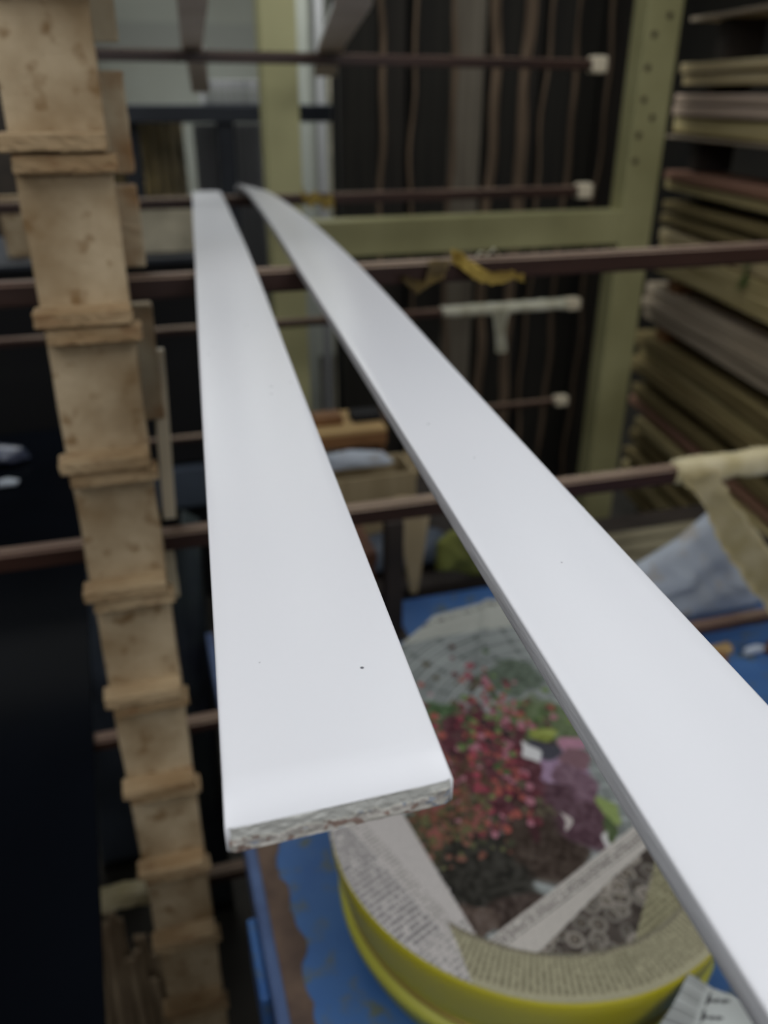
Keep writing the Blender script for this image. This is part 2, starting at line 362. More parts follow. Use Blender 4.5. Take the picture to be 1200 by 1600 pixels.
strip([(.09, .4, 1.6225), (.20, .835, 1.621), (.305, 1.25, 1.599), (.416, 1.845, 1.5725), (.432, 1.95, 1.552), (.45, 2.05, 1.525)], .052, .010, 'narrow white strip with brown-grey underside on the upper bars, right of the two')
BLOBS = [(0.268, 0.642, 0.0279, 0.0482, (70, 94, 60)), (0.248, 0.608, 0.0201, 0.0147, (150, 90, 70)), (0.244, 0.58, 0.0221, 0.0191, (80, 88, 50)), (0.372, 0.703, 0.0379, 0.0328, (92, 104, 90)), (0.366, 0.624, 0.0423, 0.0421, (98, 112, 78)), (0.295, 0.575, 0.0527, 0.0902, (84, 44, 52)), (0.251, 0.56, 0.032, 0.0485, (84, 62, 48)), (0.219, 0.512, 0.0451, 0.0429, (72, 66, 44)), (0.234, 0.456, 0.051, 0.0504, (40, 38, 32)), (0.298, 0.473, 0.0355, 0.0487, (58, 46, 38)), (0.239, 0.414, 0.0324, 0.0238, (60, 48, 42)), (0.209, 0.417, 0.0215, 0.0176, (84, 70, 62)), (0.348, 0.497, 0.0278, 0.0461, (86, 60, 70)), (0.361, 0.555, 0.0224, 0.0302, (168, 140, 168)), (0.366, 0.531, 0.0193, 0.0256, (120, 92, 106)), (0.364, 0.604, 0.0097, 0.0158, (60, 50, 52)), (0.353, 0.579, 0.0148, 0.0187, (66, 66, 76)), (0.34, 0.581, 0.006, 0.0186, (225, 225, 225)), (0.38, 0.584, 0.0136, 0.0116, (180, 130, 150)), (0.376, 0.565, 0.012, 0.013, (128, 96, 104)), (0.366, 0.608, 0.0194, 0.0101, (140, 150, 70)), (0.374, 0.494, 0.0112, 0.0161, (140, 158, 92)), (0.363, 0.469, 0.0084, 0.0211, (76, 92, 56)), (0.299, 0.516, 0.0087, 0.0387, (60, 30, 34)), (0.33, 0.491, 0.003, 0.0124, (200, 190, 185)), (0.367, 0.448, 0.0106, 0.0117, (120, 108, 150)), (0.357, 0.448, 0.0059, 0.0243, (214, 212, 210))]

# ------------------------------------------------------------ olive frame and dark uprights behind
fr = empty('window_surround', (.8, 2.0, 0)); o = fr.location
def fpart(n, x0, x1, y0, y1, z0, z1, m): return obj(n, box(x0-o.x, x1-o.x, y0-o.y, y1-o.y, z0, z1, .003), m, fr)
p1 = fpart('post', .326, .405, 2.0, 2.065, 0, 2.45, M['olive_y']); p2 = fpart('post', 1.25, 1.345, 2.0, 2.065, 0, 2.45, M['olive'])
fpart('rail', .405, 1.25, 2.0, 2.063, 1.138, 1.221, M['olive']); fpart('rail', .405, 1.25, 2.0, 2.063, 2.38, 2.45, M['olive'])
for x, z in ((1.275, 1.62), (1.31, 1.66), (1.268, 1.55), (1.27, 1.48), (1.30, 1.44), (1.268, 1.40), (1.268, 1.34)):
    b = bmesh.new(); bmesh.ops.create_cone(b, cap_ends=True, segments=12, radius1=.008, radius2=.007, depth=.004)
    s = obj('screw', b, M['screw'], p2); s.location = (x-o.x, -.001, z); s.rotation_euler = (math.pi/2, 0, 0)
tag(fr, 'olive-yellow painted timber frame with two posts and a rail, behind the far bars', 'frame')

xs = [.60, .715, .805, .925, 1.035, 1.135, 1.205, 1.30, 1.40, 1.50]
mi = [0, 1, 0, 2, 0, 1, 0, 0, 1, 0]
desc = ['leftmost dark upright board standing behind the olive frame', 'dark brown upright board beside the leftmost one behind the frame', 'near-black upright board left of the pale grey one behind the frame',
        'pale grey-brown upright board behind the frame, the lightest of the row', 'dark upright board with a wavy raw edge, just right of the pale one', 'dark brown upright board with thin wavy edge, right of the wavy-edged dark one',
        'narrow dark upright board above the taped bar behind the frame', 'dark upright board near the cream bar caps behind the frame', 'dark upright board just left of the right olive post', 'rightmost dark upright board half hidden by the right olive post']
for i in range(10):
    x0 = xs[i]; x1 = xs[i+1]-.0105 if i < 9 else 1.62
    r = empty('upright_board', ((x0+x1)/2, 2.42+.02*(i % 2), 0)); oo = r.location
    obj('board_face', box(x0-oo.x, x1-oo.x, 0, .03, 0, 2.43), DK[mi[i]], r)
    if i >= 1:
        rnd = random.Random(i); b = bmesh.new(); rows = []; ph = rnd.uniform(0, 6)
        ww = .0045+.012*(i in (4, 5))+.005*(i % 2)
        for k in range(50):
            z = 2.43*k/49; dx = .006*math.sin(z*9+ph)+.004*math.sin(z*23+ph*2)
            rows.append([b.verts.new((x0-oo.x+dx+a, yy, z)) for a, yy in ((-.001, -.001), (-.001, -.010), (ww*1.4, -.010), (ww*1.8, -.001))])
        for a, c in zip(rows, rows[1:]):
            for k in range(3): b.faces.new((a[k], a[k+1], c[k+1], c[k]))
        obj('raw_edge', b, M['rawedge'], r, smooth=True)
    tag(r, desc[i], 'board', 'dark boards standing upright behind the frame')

# ------------------------------------------------------------ stacked timber at the right
ang = math.radians(-9.8)
st = [(.187, .20, 4, .02), (.05, .077, 0, 0), (.017, .047, 0, .0), (-.035, -.008, 1, .03), (-.067, -.038, 1, .04), (-.118, -.073, 2, .05), (-.132, -.124, 4, .06),
      (-.252, -.226, 3, .0), (-.283, -.256, 2, .02), (-.345, -.318, 5, 0), (-.390, -.362, 5, .0), (-.442, -.405, 0, -.02), (-.487, -.446, 2, -.05), (-.541, -.491, 2, .02),
      (-.636, -.592, 4, .07), (-.674, -.639, 4, .06), (-.711, -.677, 4, .04), (-.808, -.76, 5, .08), (-.850, -.815, 2, .06), (-.90, -.856, 5, .10),
      (-.985, -.945, 5, .02), (-1.03, -1.0, 3, .05), (-1.09, -1.05, 2, -.1), (-1.16, -1.12, 5, 0), (-1.22, -1.19, 5, 0), (-1.30, -1.25, 2, .02), (-1.38, -1.33, 5, .02)]
nm = ['topmost thin grey', 'thick pale upper', 'pale bright', 'pinkish pale', 'pinkish grey', 'straw-coloured', 'thin grey-edged', 'reddish', 'yellowish', 'dim brown', 'dim olive', 'pale', 'straw', 'wide straw', 'greyish', 'grey-beige', 'lower grey-beige', 'olive-brown', 'tan', 'dull brown', 'brown', 'reddish brown', 'greenish tan', 'dark tan', 'dull olive', 'straw low', 'bottom']
place = ['at the very top of the right timber stack', 'above two pinkish boards in the right stack', 'under the thick pale one, upper right stack', 'upper of the pinkish pair in the right stack', 'lower of the pinkish pair in the right stack', 'above the wide dark gap in the right stack', 'just above the wide dark gap in the right stack',
         'just below the wide dark gap in the right stack', 'under the reddish board in the right stack', 'just above the second bar, right stack', 'hidden mostly behind the long brown bar, right stack', 'behind the green sprig in the right stack', 'crossing behind the green sprig base, right stack', 'above the second dark gap of the right stack',
         'topmost of three below the second dark gap', 'middle of three below the second dark gap', 'lowest of three below the second dark gap', 'below the third dark gap of the right stack', 'above the taped bar in the right stack', 'just above the taped bar, right stack', 'just under the taped bar, right stack', 'under the taped bar beside the masking tape', 'above the peak of the white bag', 'left of the white bag peak', 'low beside the white bag', 'near the floor of the right stack', 'at the bottom of the right stack']
ST = Matrix.Translation((1.666, 2.264, 0)) @ Matrix.Rotation(ang, 4, 'Z')
for i, (z0, z1, mi_, de) in enumerate(st):
    rnd = random.Random(i*3); off = rnd.uniform(-.008, .012)
    b = box(0, .16, -2.2, .24+de*.6, 0, z1-z0-.001, .003)
    bmesh.ops.subdivide_edges(b, edges=[e for e in b.edges if abs((e.verts[0].co-e.verts[1].co).y) > .5], cuts=16)
    ph = rnd.uniform(0, 6)
    for v in b.verts: v.co.z += .0015*math.sin(v.co.y*4+ph); v.co.x += .002*math.sin(v.co.y*7+ph)
    ob = obj('timber_board', b, PL[mi_]); ob.matrix_world = ST @ Matrix.Translation((off, 0, 1.5+z0))
    tag(ob, nm[i]+' sawn board '+place[i], 'board', 'sawn boards stacked at the right')
gaps = [(.078, .186), (-.007, .016), (-.225, -.133), (-.317, -.284), (-.361, -.346), (-.404, -.391), (-.591, -.542), (-.759, -.712), (-.944, -.901), (-1.119, -1.091), (-1.189, -1.161), (-1.249, -1.221), (-1.329, -1.301), (-1.5, -1.381)]
for i, (z0, z1) in enumerate(gaps):
    for s, nme in ((.10 + .03*(i % 3), 'far'), (-1.55, 'near')):
        ob = obj('spacer_block', box(.0, .115, -.03, .03, 0, z1-z0, .002 if z1-z0 > .01 else 0), M['orange'] if i in (6, 7) else M['dark']); ob.matrix_world = ST @ Matrix.Translation((.045 if i not in (6, 7) else .012, s, 1.5+z0))
        tag(ob, 'spacer block, %s end of right stack, %s' % (nme, ['under the topmost grey board', 'between the pale and pinkish boards', 'forming the wide upper gap', 'under the yellowish board', 'under the dim brown board', 'above the sprig boards', 'forming the second dark gap', 'forming the third dark gap', 'behind the taped bar', 'under the greenish tan board', 'under the dark tan board', 'under the dull olive board', 'over the bottom board', 'on the floor'][i]), 'block', 'spacer blocks in the right timber stack')
sp = empty('leaf_sprig', (0, 0, 0)); sp.matrix_world = ST @ Matrix.Translation((-.004, -.37, 1.06))
rnd = random.Random(5)
b = bmesh.new()
for k in range(8):
    a = .003; z = .045-k*.011
    b.verts.new((-.006+.004*math.sin(k), .004*math.cos(k*1.3), z))
b.verts.ensure_lookup_table()
for k in range(7): b.edges.new((b.verts[k], b.verts[k+1]))
stem = obj('stem', b, M['leaf'], sp)
mo = stem.modifiers.new('skin', 'SKIN')
for v in stem.data.skin_vertices[0].data: v.radius = (.0012, .0012)
for k in range(14):
    b = bmesh.new(); L = rnd.uniform(.018, .028)
    v = [b.verts.new(p) for p in ((0, 0, 0), (L*.4, L*.28, .002), (L, 0, -.002), (L*.4, -L*.28, .002))]
    b.faces.new((v[0], v[1], v[2])); b.faces.new((v[0], v[2], v[3])); bmesh.ops.solidify(b, geom=b.faces[:], thickness=.0005)
    lf = obj('leaf', b, M['leaf'], sp); lf.location = (-.006, 0, .05-k*.0068); lf.rotation_euler = (rnd.uniform(-1, 1), rnd.uniform(-.3, .9), rnd.uniform(1.5, 4.8))
tag(sp, 'small green leafy sprig caught between the pale boards of the right stack', 'plant')

# ------------------------------------------------------------ tape and rags on the bars
tag(obj('masking_tape', sleeve(.645, 1.05, .833, 1.056, .0145, .0165, seed=3), M['tape'], None, True), 'cream masking tape wound thickly round the right end of the near brown bar', 'tape')
b = ribbon([(.672, .812, 1.062), (.680, .809, 1.045), (.700, .802, 1.02), (.722, .796, .985), (.752, .788, .945), (.795, .782, .895), (.84, .78, .84)], [.058, .052, .034, .05, .05, .052, .05], [(1, 0, .1), (1, 0, .1), (1, -.1, .35), (.9, 0, .45), (.85, -.1, .5), (.8, 0, .6), (.8, 0, .6)], crumple=.0022, seed=2)
tag(obj('tape_strip', b, M['tape'], None, True), 'long twisted strip of cream masking tape hanging from the taped bar over the white bag', 'tape')
tag(obj('masking_tape', sleeve(-.156, -.069, .833, .52, .015, .015, n=8, seed=4), M['tape_y2'] if 'tape_y2' in M else M['tape'], None, True), 'pale yellow tape wound on the lowest bar, left of the ladder post', 'tape')
tag(obj('white_tape', sleeve(.70, 1.03, 1.85, 1.0275, .0125, .0125, seed=5), M['tape_w'], None, True), 'white tape wound along the right half of the far bar', 'tape')
tag(obj('tape_strip', ribbon([(.848, 1.834, 1.03), (.846, 1.832, 1.005), (.848, 1.832, .975), (.853, 1.83, .935), (.854, 1.83, .922)], [.05, .036, .026, .026, .03], (1, 0, 0), crumple=.0015, seed=6), M['tape_w'], None, True), 'short white tape tail hanging down from the far taped bar', 'tape')
# dried tape scraps on the middle bar
b = ribbon([(.322, .826, 1.347), (.330, .815, 1.343), (.345, .812, 1.330), (.36, .812, 1.324), (.385, .810, 1.327), (.40, .812, 1.322)], [.012, .018, .014, .013, .010, .006], [(0, .3, 1), (0, .4, 1), (0, .3, 1), (0, .3, 1), (0, .3, 1), (0, .2, 1)], crumple=.0016, seed=7)
tag(obj('dried_tape', b, M['tape_y'], None, True), 'curled scrap of dried yellow tape under the middle brown bar, right of the boards', 'tape')
b = ribbon([(.305, .820, 1.345), (.302, .812, 1.335), (.296, .810, 1.322), (.285, .812, 1.318), (.262, .814, 1.330)], [.022, .022, .024, .016, .006], [(1, 0, 0), (1, 0, .1), (1, 0, .4), (.6, 0, .8), (.3, 0, 1)], crumple=.001, seed=8)
tag(obj('dried_tape', b, M['tape_b'], None, True), 'flat olive-brown flap of old tape hanging from the middle brown bar', 'tape')
b = ribbon([(.352, .833, 1.3435), (.357, .83, 1.350), (.362, .829, 1.3445), (.371, .83, 1.352), (.377, .832, 1.344)], .006, (0, 1, 0), crumple=.0008, seed=9, nw=3)
tag(obj('tape_curl', b, M['tape_w'], None, True), 'tiny white curl of tape standing on top of the middle brown bar', 'tape')
b = ribbon([(.37, 1.838, 1.302), (.385, 1.833, 1.285), (.40, 1.836, 1.297), (.418, 1.834, 1.278), (.435, 1.836, 1.292), (.44, 1.836, 1.27)], .024, (0, .4, 1), crumple=.003, seed=10, nw=4)
tag(obj('dried_tape', b, M['tape_y'], None, True), 'crumpled yellowish tape tuft on the far bar beside the tip of the right board', 'tape')

# ------------------------------------------------------------ blue bench
be = empty('steel_bench', (.040, .2, 0), 0)
def bp(n, b, m, lab=None):
    o_ = obj(n, b, m, be)
    if lab: o_['label'] = lab
    return o_
BW, BL = 1.0, .89
bp('bench_top', box(.030, BW, 0, BL, .712, .749, .002), M['blue'])
# rust-worn strip along the edge: ragged outline, lying on the folded lip
rnd = random.Random(12); b = bmesh.new(); pv = []
ys = np.linspace(0, BL, 130); w_ = [.023+.003*math.sin(y*41)+.003*math.sin(y*97+1)+rnd.uniform(-.002, .002) for y in ys]
for y, ww in zip(ys, w_): pv.append((b.verts.new((.0125, y, .7475)), b.verts.new((.0125, y, .7505)), b.verts.new((.0125+ww, y, .7508)), b.verts.new((.0125+ww, y, .7475))))
for a, c in zip(pv, pv[1:]):
    for k in range(3): b.faces.new((a[k], a[k+1], c[k+1], c[k]))
bp('worn_edge', b, M['rust'], 'brown rusted strip along the blue edge')
bp('edge_lip', box(0, .030, 0, BL, .69, .7475, .003), M['blue_edge'])
for x, y in ((.03, .06), (BW-.06, .06), (.03, BL-.06), (BW-.06, BL-.06)):
    bp('leg', box(x, x+.035, y, y+.035, 0, .712, .002), M['blue_edge'])
bp('side_clip', box(-.010, 0, .295, .385, .655, .735, .003), M['blue'], 'bright blue clip on the side of the bench')
tag(be, 'blue painted steel bench with scratched top and rusted left edge', 'bench')

# ------------------------------------------------------------ yellow-green basins and newspapers
cx, cy = .309, .521
lb = obj('plastic_basin', lathe([(.160, .7515), (.178, .753), (.183, .765), (.186, .780), (.1895, .783), (.190, .790), (.188, .7955), (.17, .7955), (.165, .77)]), M['yg2'], None, True); lb.location = (cx, cy, 0)
tag(lb, 'lower pale yellow-green basin standing on the blue bench', 'basin')
ub = empty('plastic_basin', (cx, cy, .797))
obj('basin_body', lathe([(.165, .0), (.179, .0005), (.1835, .006), (.1875, .018), (.1925, .038), (.1965, .062), (.1978, .076), (.1965, .0805), (.192, .078), (.187, .045), (.18, .012), (.1, .01)]), M['yg'], ub, True)
obj('gold_line', lathe([(.182, .0025), (.1845, .003), (.1855, .005), (.1848, .0072), (.183, .0078)]), M['gold'], ub, True)
tag(ub, 'upper bright yellow-green basin with a thin gold line, covered by newspaper', 'basin')

# print on the big newspaper, laid out in bench coordinates (metres)
NX, NY = 420, 560
gx = np.linspace(.108, .528, NX); gy = np.linspace(.318, .90, NY); X, Y = np.meshgrid(gx, gy)
rs = np.random.RandomState(11)
def vnoise(U, V, s, seed):
    r_ = np.random.RandomState(seed); g = r_.rand(256, 256); u = U*s; v = V*s
    ui = np.floor(u).astype(int); vi = np.floor(v).astype(int); fu = u-ui; fv = v-vi; fu = fu*fu*(3-2*fu); fv = fv*fv*(3-2*fv)
    G = lambda a, b_: g[a % 256, b_ % 256]
    return (G(ui, vi)*(1-fu)+G(ui+1, vi)*fu)*(1-fv)+(G(ui, vi+1)*(1-fu)+G(ui+1, vi+1)*fu)*fv
C0 = np.array([.204, .395]); U = np.array([.93, .367]); V = np.array([-.20, .98])
def side(px, py, qx, qy): return (qx-px)*(Y-py)-(qy-py)*(X-px)     # > 0 left of p->q
a_ = math.radians(20); UU = (X-.204)*math.cos(a_)+(Y-.395)*math.sin(a_); VV = -(X-.204)*math.sin(a_)+(Y-.395)*math.cos(a_)
img = np.empty(X.shape+(3,)); img[:] = (196, 192, 186)
def text(mask, u, v, pitch, ink, dens=.5, seed=1, us=900):
    row = np.floor(v/pitch); fr_ = v/pitch-row
    n = vnoise(u, row*.37+3, us, seed); n2 = vnoise(u, row*.91+9, us*.12, seed+5)
    mk = mask & (fr_ > .22) & (fr_ < .80) & (n > 1-dens-.1) & (n2 > .12)
    img[mk] = ink
paperL = side(.186, .529, .204, .395) < 1e9
# text page at the left of the photograph
left = side(.204, .395, .186, .529) > 0
img[left] = (200, 194, 190)
col = (UU > -.066) & (UU < -.006) & (VV > -.03) & (VV < .16) & left
text(left & (VV > .028) & (UU < -.018), UU, VV, .0062, (118, 116, 116), .66, 2, 1300)
text(left & (VV < .026) & (UU > -.055), UU, VV, .0055, (150, 146, 142), .55, 3, 900)
text(left & (VV > .028) & (UU > -.016) & (UU < -.004), UU, VV, .0045, (160, 155, 150), .6, 8, 900)
# caption strip and lower page
low = (side(.204, .395, .358, .455) < 0) & ~left
img[low] = (196, 190, 182)
cap = low & (VV > -.012) & (VV < -.002)
text(cap, UU, VV, .0048, (110, 104, 100), .6, 4, 1100)
# dark photograph of dishes at the lower right
bw = (side(.235, .379, .342, .423) < 0) & (side(.342, .423, .379, .441) < 0) & (X+.2*Y > .305) & (side(.304, .352, .380, .43) > -.0008) & ~left
nn = vnoise(X, Y, 160, 21); img[bw] = np.array([48, 40, 34])+nn[bw][:, None]*40
r2 = np.random.RandomState(5)
for k in range(70):
    x0, y0 = r2.uniform(.24, .38), r2.uniform(.345, .44); ra = r2.uniform(.004, .010); g = r2.uniform(100, 165)
    d = np.hypot(X-x0, Y-y0); img[bw & (d < ra) & (d > ra*.62)] = (g, g*.95, g*.88); img[bw & (d < ra*.4)] = (g*.8, g*.74, g*.66)
tx = low & ~bw & (X > .29) & (side(.235, .379, .342, .423) < -.0006)
img[tx] = (158, 154, 122); text(tx, UU, VV, .005, (112, 106, 80), .62, 6, 900)
# colour photograph of a glasshouse in flower
ph = (~left) & (~low) & (Y < .80) & (side(.235, .815, .45, .865) < 0)
fan = np.arctan2(Y-.585, X-.40); rad = np.hypot(X-.40, Y-.585)
img[ph] = np.array([138, 144, 142])+(vnoise(X, Y, 26, 31)[ph]*24-12)[:, None]
ln = np.abs(((fan*16/math.pi) % 1)-.5) > .42; img[ph & ln] = (108, 114, 112)
ln = np.abs(((rad*46) % 1)-.5) > .40; img[ph & ln & (fan < 2.75)] = (166, 172, 170)
ln = np.abs(((rad*150) % 1)-.5) > .36; img[ph & ln & (vnoise(X, Y, 20, 77) > .45)] = (120, 126, 124)
wm = vnoise(X, Y, 55, 41)*.018-.009; wn = vnoise(X, Y, 55, 42)*.018-.009
for (x0, y0, rx, ry, c) in BLOBS:
    d = ((X+wm-x0)/rx)**2+((Y+wn-y0)/ry)**2
    k = np.clip((1.08-d)/.3, 0, 1)[..., None]*(ph | (d < 0))[..., None]
    big = rx > .017
    cc = np.array(c)+((vnoise(X, Y, 230, 51)-.5)*(46 if big else 10))[..., None]
    img = img*(1-k)+cc*k
# flower heads
for k in range(560):
    t = r2.rand()
    if t < .62: x0, y0 = .318+r2.normal()*.038, .60+r2.normal()*.060
    elif t < .84: x0, y0 = .265+r2.normal()*.032, .545+r2.normal()*.04
    else: x0, y0 = .215+r2.normal()*.02, .525+r2.normal()*.03
    if y0 < .495: continue
    c = [(158, 66, 82), (122, 48, 62), (176, 116, 130), (96, 44, 52), (160, 84, 74), (84, 56, 56), (92, 84, 66)][r2.randint(7)] if t < .84 else [(120, 74, 58), (100, 92, 58), (136, 80, 74)][r2.randint(3)]
    ra = r2.uniform(.0018, .0048)
    if (x0 > .325 and y0 < .615): continue
    d = np.hypot(X-x0, (Y-y0)*.8); img[ph & (d < ra)] = c
for k in range(90):
    x0, y0 = .33+r2.normal()*.045, .62+r2.normal()*.05; ra = r2.uniform(.002, .005)
    if x0 > .32 and y0 < .615: continue
    d = np.hypot(X-x0, Y-y0); img[ph & (d < ra)] = [(70, 96, 52), (44, 40, 38), (110, 132, 76)][r2.randint(3)]
for k in range(120):
    x0, y0 = r2.uniform(.18, .27), r2.uniform(.47, .55); ra = r2.uniform(.0015, .004)
    d = np.hypot(X-x0, Y-y0); img[ph & (d < ra)] = [(96, 96, 62), (110, 66, 54), (60, 62, 44), (124, 84, 70)][r2.randint(4)]
# margin and headline at the far edge
mg = (~left) & (~low) & ~ph
img[mg] = (178, 180, 172)
hv = (Y-.826)-(X-.25)*.233
img[mg & (np.abs(hv) < .004) & (vnoise(X, X*0, 420, 61) > .46)] = (112, 112, 106)
img[mg & (np.abs(hv-.026) < .003)] = (140, 132, 110)
# folded rim strip at the near edge with text columns running across it
R = np.hypot(X-cx, Y-cy); TH = np.arctan2(Y-cy, X-cx)
rim = (R > .158) & (Y < .436) & (X > .185)
img[rim] = (172, 166, 136); img[rim & (X > .385)] = (206, 190, 180)
q = (TH*.185/.0054) % 1
img[rim & (q > .45) & (q < .92) & (R < .192) & (vnoise(R, TH, 700, 71) > .25)] = (112, 108, 84)
img[rim & (R < .161)] = (120, 114, 96)
img *= (.95+.1*vnoise(X, Y, 900, 81))[..., None]; img = img*.93+np.array((150, 148, 144))*.05
# surface: flat over the basin, draped on over the bar behind
Z = .8815+.0015*(vnoise(X, Y, 22, 91)-.5)
Z -= np.clip((R-.160)/.04, 0, 1)**2*.002*(Y < .5)
Z += .006*np.exp(-((Y-(.80+.15*(X-.3)))/.02)**2)*(vnoise(X, Y, 12, 94)) - np.clip(Y-.80, 0, 1)*.12
Z += .0035*np.exp(-((X-.2-.5*(Y-.45))/.006)**2)*(Y > .45)
inside = (R < .1975) | ((X > .17+.12*(.9-Y)) & (Y > cy) & (side(.262, .800, .33, .862) < 0) & (side(.33, .862, .52, .895) < 0) & (X < .50))
near = inside.copy()
near[1:-1, 1:-1] = inside[1:-1, 1:-1] | inside[:-2, 1:-1] | inside[2:, 1:-1] | inside[1:-1, :-2] | inside[1:-1, 2:]
XS = X.copy(); YS = Y.copy()
snap = near & ~inside & (R > .1975) & (R < .2) & (Y < cy+.04)
XS[snap] = cx+(X-cx)[snap]*.1977/R[snap]; YS[snap] = cy+(Y-cy)[snap]*.1977/R[snap]
keep = near & (inside | snap)
idx = -np.ones(X.shape, int); idx[keep] = np.arange(keep.sum())
a = idx[:-1, :-1]; b_ = idx[:-1, 1:]; c_ = idx[1:, 1:]; d_ = idx[1:, :-1]
ok = (a >= 0) & (b_ >= 0) & (c_ >= 0) & (d_ >= 0)
faces = np.stack([a[ok], b_[ok], c_[ok], d_[ok]], 1)
me = bpy.data.meshes.new('newspaper')
me.from_pydata(np.stack([XS[keep], YS[keep], Z[keep]], 1).tolist(), [], faces.tolist())
at = me.color_attributes.new('ink', 'FLOAT_COLOR', 'POINT')
def s2l(a):
    a = np.clip(a/255, 0, 1); return np.where(a <= .04045, a/12.92, ((a+.055)/1.055)**2.4)
cc = s2l(img[keep]); at.data.foreach_set('color', np.c_[cc, np.ones(len(cc))].astype('f').ravel())
for f in me.polygons: f.use_smooth = True
me.materials.append(M['news'])
nw = bpy.data.objects.new('newspaper', me); C.objects.link(nw)
tag(nw, 'newspaper with a colour photograph of a flower bush, spread over the yellow-green basin', 'newspaper')

# crumpled piece at the near side of the basin
N1, N2 = 60, 90; bm = bmesh.new(); G = []; cols = []
P00, P10, P01, P11 = Vector((.235, .275, .772)), Vector((.34, .225, .758)), Vector((.352, .329, .876)), Vector((.41, .300, .852))
for i in range(N2):
    row = []
    for j in range(N1):
        s, t = j/(N1-1), i/(N2-1)
        p = P00*(1-s)*(1-t)+P10*s*(1-t)+P01*(1-s)*t+P11*s*t
        fold = .010*math.sin(s*5.5+t*2)+.004*math.sin(t*17+s*3)
        row.append(bm.verts.new(p+Vector((0, -.3, .6))*fold))
        c = (196, 200, 196)
        if s < .30:
            if (t*34) % 1 > .5: c = (150, 152, 150)
        elif .36 < s < .62 and t > .3:
            q = (t*11) % 1; r__ = (s-.36)/.26
            if abs(q-.25-.4*r__) < .09 or (abs(r__-.1) < .07 and q < .7): c = (70, 70, 72)
        cols.append(lin(c)+(1,))
    G.append(row)
for i in range(N2-1):
    for j in range(N1-1): bm.faces.new((G[i][j], G[i][j+1], G[i+1][j+1], G[i+1][j]))
e = obj('newspaper', bm, M['news'], None, True)
at = e.data.color_attributes.new('ink', 'FLOAT_COLOR', 'POINT'); at.data.foreach_set('color', np.array(cols, 'f').ravel())
tag(e, 'crumpled grey newspaper with large slanted letters, leaning on the near side of the basin', 'newspaper')
# small red and yellow printed sheet beside it
b = ribbon([(.395, .225, .756), (.405, .26, .790), (.41, .285, .83)], [.07, .06, .05], (1, -.2, 0), crumple=.001, seed=20)
tag(obj('leaflet', b, mat('dark_red_print', (120, 60, 56), (90, 50, 50), rough=.6, scale=30, c3=(170, 170, 60)), None, True), 'dark red printed leaflet under the near end of the right white board', 'paper')

M['cardp'] = mat('pale_dull_plank', (150, 142, 116), (120, 112, 90), rough=.8, scale=9)
# ------------------------------------------------------------ white bag and things on the bench
def lump(name, outline, y0, th, lean, m, label, cat, n=26, seed=0, amp=.008):
    """crumpled hollow bag: a closed skin over an x,z outline"""
    b = bmesh.new(); cxx = sum(p[0] for p in outline)/len(outline); czz = sum(p[1] for p in outline)/len(outline)
    L = len(outline); K = 8*L; rnd = random.Random(seed); ph = [rnd.uniform(0, 6) for _ in range(6)]
    def pt(k):
        i = int(k*L/K) % L; f = k*L/K-int(k*L/K); p, q = outline[i], outline[(i+1) % L]; return p[0]*(1-f)+q[0]*f, p[1]*(1-f)+q[1]*f
    fr, bk = [], []
    for s in np.linspace(1, .12, 9):
        A, B_ = [], []
        for k in range(K):
            x, z = pt(k); x = cxx+(x-cxx)*s; z = czz+(z-czz)*s
            bulge = th*math.sqrt(max(0, 1-s*s))*.9+amp*(1-s)*(math.sin(x*70+ph[0]+z*30)+.7*math.sin(z*90+ph[1]-x*40)+.5*math.sin(x*150+z*130+ph[2]))*.8
            yl = y0+(z-outline[0][1])*lean
            A.append(b.verts.new((x, yl-bulge, z))); B_.append(None if s == 1 else b.verts.new((x, yl+bulge*.5+.002, z)))
        if s == 1: B_ = A
        fr.append(A); bk.append(B_)
    for S in (fr, bk):
        for a, c in zip(S, S[1:]):
            for k in range(K):
                f_ = (a[k], a[(k+1) % K], c[(k+1) % K], c[k]); b.faces.new(f_ if S is fr else f_[::-1])
        b.faces.new(S[-1])
    bmesh.ops.recalc_face_normals(b, faces=b.faces)
    return tag(obj(name, b, m, None, True), label, cat)
lump('plastic_bag', [(.55, .753), (.74, .753), (.905, .757), (.935, .785), (.885, .835), (.845, .885), (.826, .925), (.812, .936), (.795, .932), (.74, .895), (.64, .85), (.56, .81)], .90, .03, .15, M['bag'], 'crumpled frosted white plastic bag on the bench behind the low bar', 'bag', seed=2)
lump('plastic_scrap', [(.80, .752), (.835, .752), (.838, .762), (.82, .768), (.80, .764)], .80, .006, 0, M['bag'], 'small white plastic scrap on the blue bench below the bag', 'scrap', seed=3, amp=.001)
for k, (x, y, s, mm, lb_) in enumerate(((.745, .80, .02, 'orange', 'tan wood chip nearest the right board'), (.77, .815, .018, 'tan', 'pale wood offcut on the blue bench by the low bar'), (.86, .80, .022, 'brown', 'dark brown wood scrap at the right of the bench'))):
    ob = obj('wood_offcut', rough_box(-s, s, -s*.5, s*.5, 0, s*.7, .0012, nx=4, nz=1, seed=k), M[mm]); ob.location = (x, y, .7515); ob.rotation_euler = (0, 0, .4*k-.3)
    tag(ob, lb_, 'offcut', 'wood scraps on the blue bench')
lump('plastic_sheet', [(.27, .752), (.36, .752), (.48, .752), (.52, .757), (.47, .80), (.40, .812), (.33, .80), (.28, .78)], 1.20, .05, .4, M['bluegrey'], 'grey crumpled plastic on the bench behind the newspaper', 'plastic', seed=5)
lump('cloth', [(.43, .775), (.47, .766), (.50, .752), (.535, .752), (.54, .80), (.51, .842), (.455, .848), (.432, .83)], 1.125, .02, .0, M['cloth_y'], 'crumpled yellow-green cloth beside the triangular board', 'cloth', seed=6)
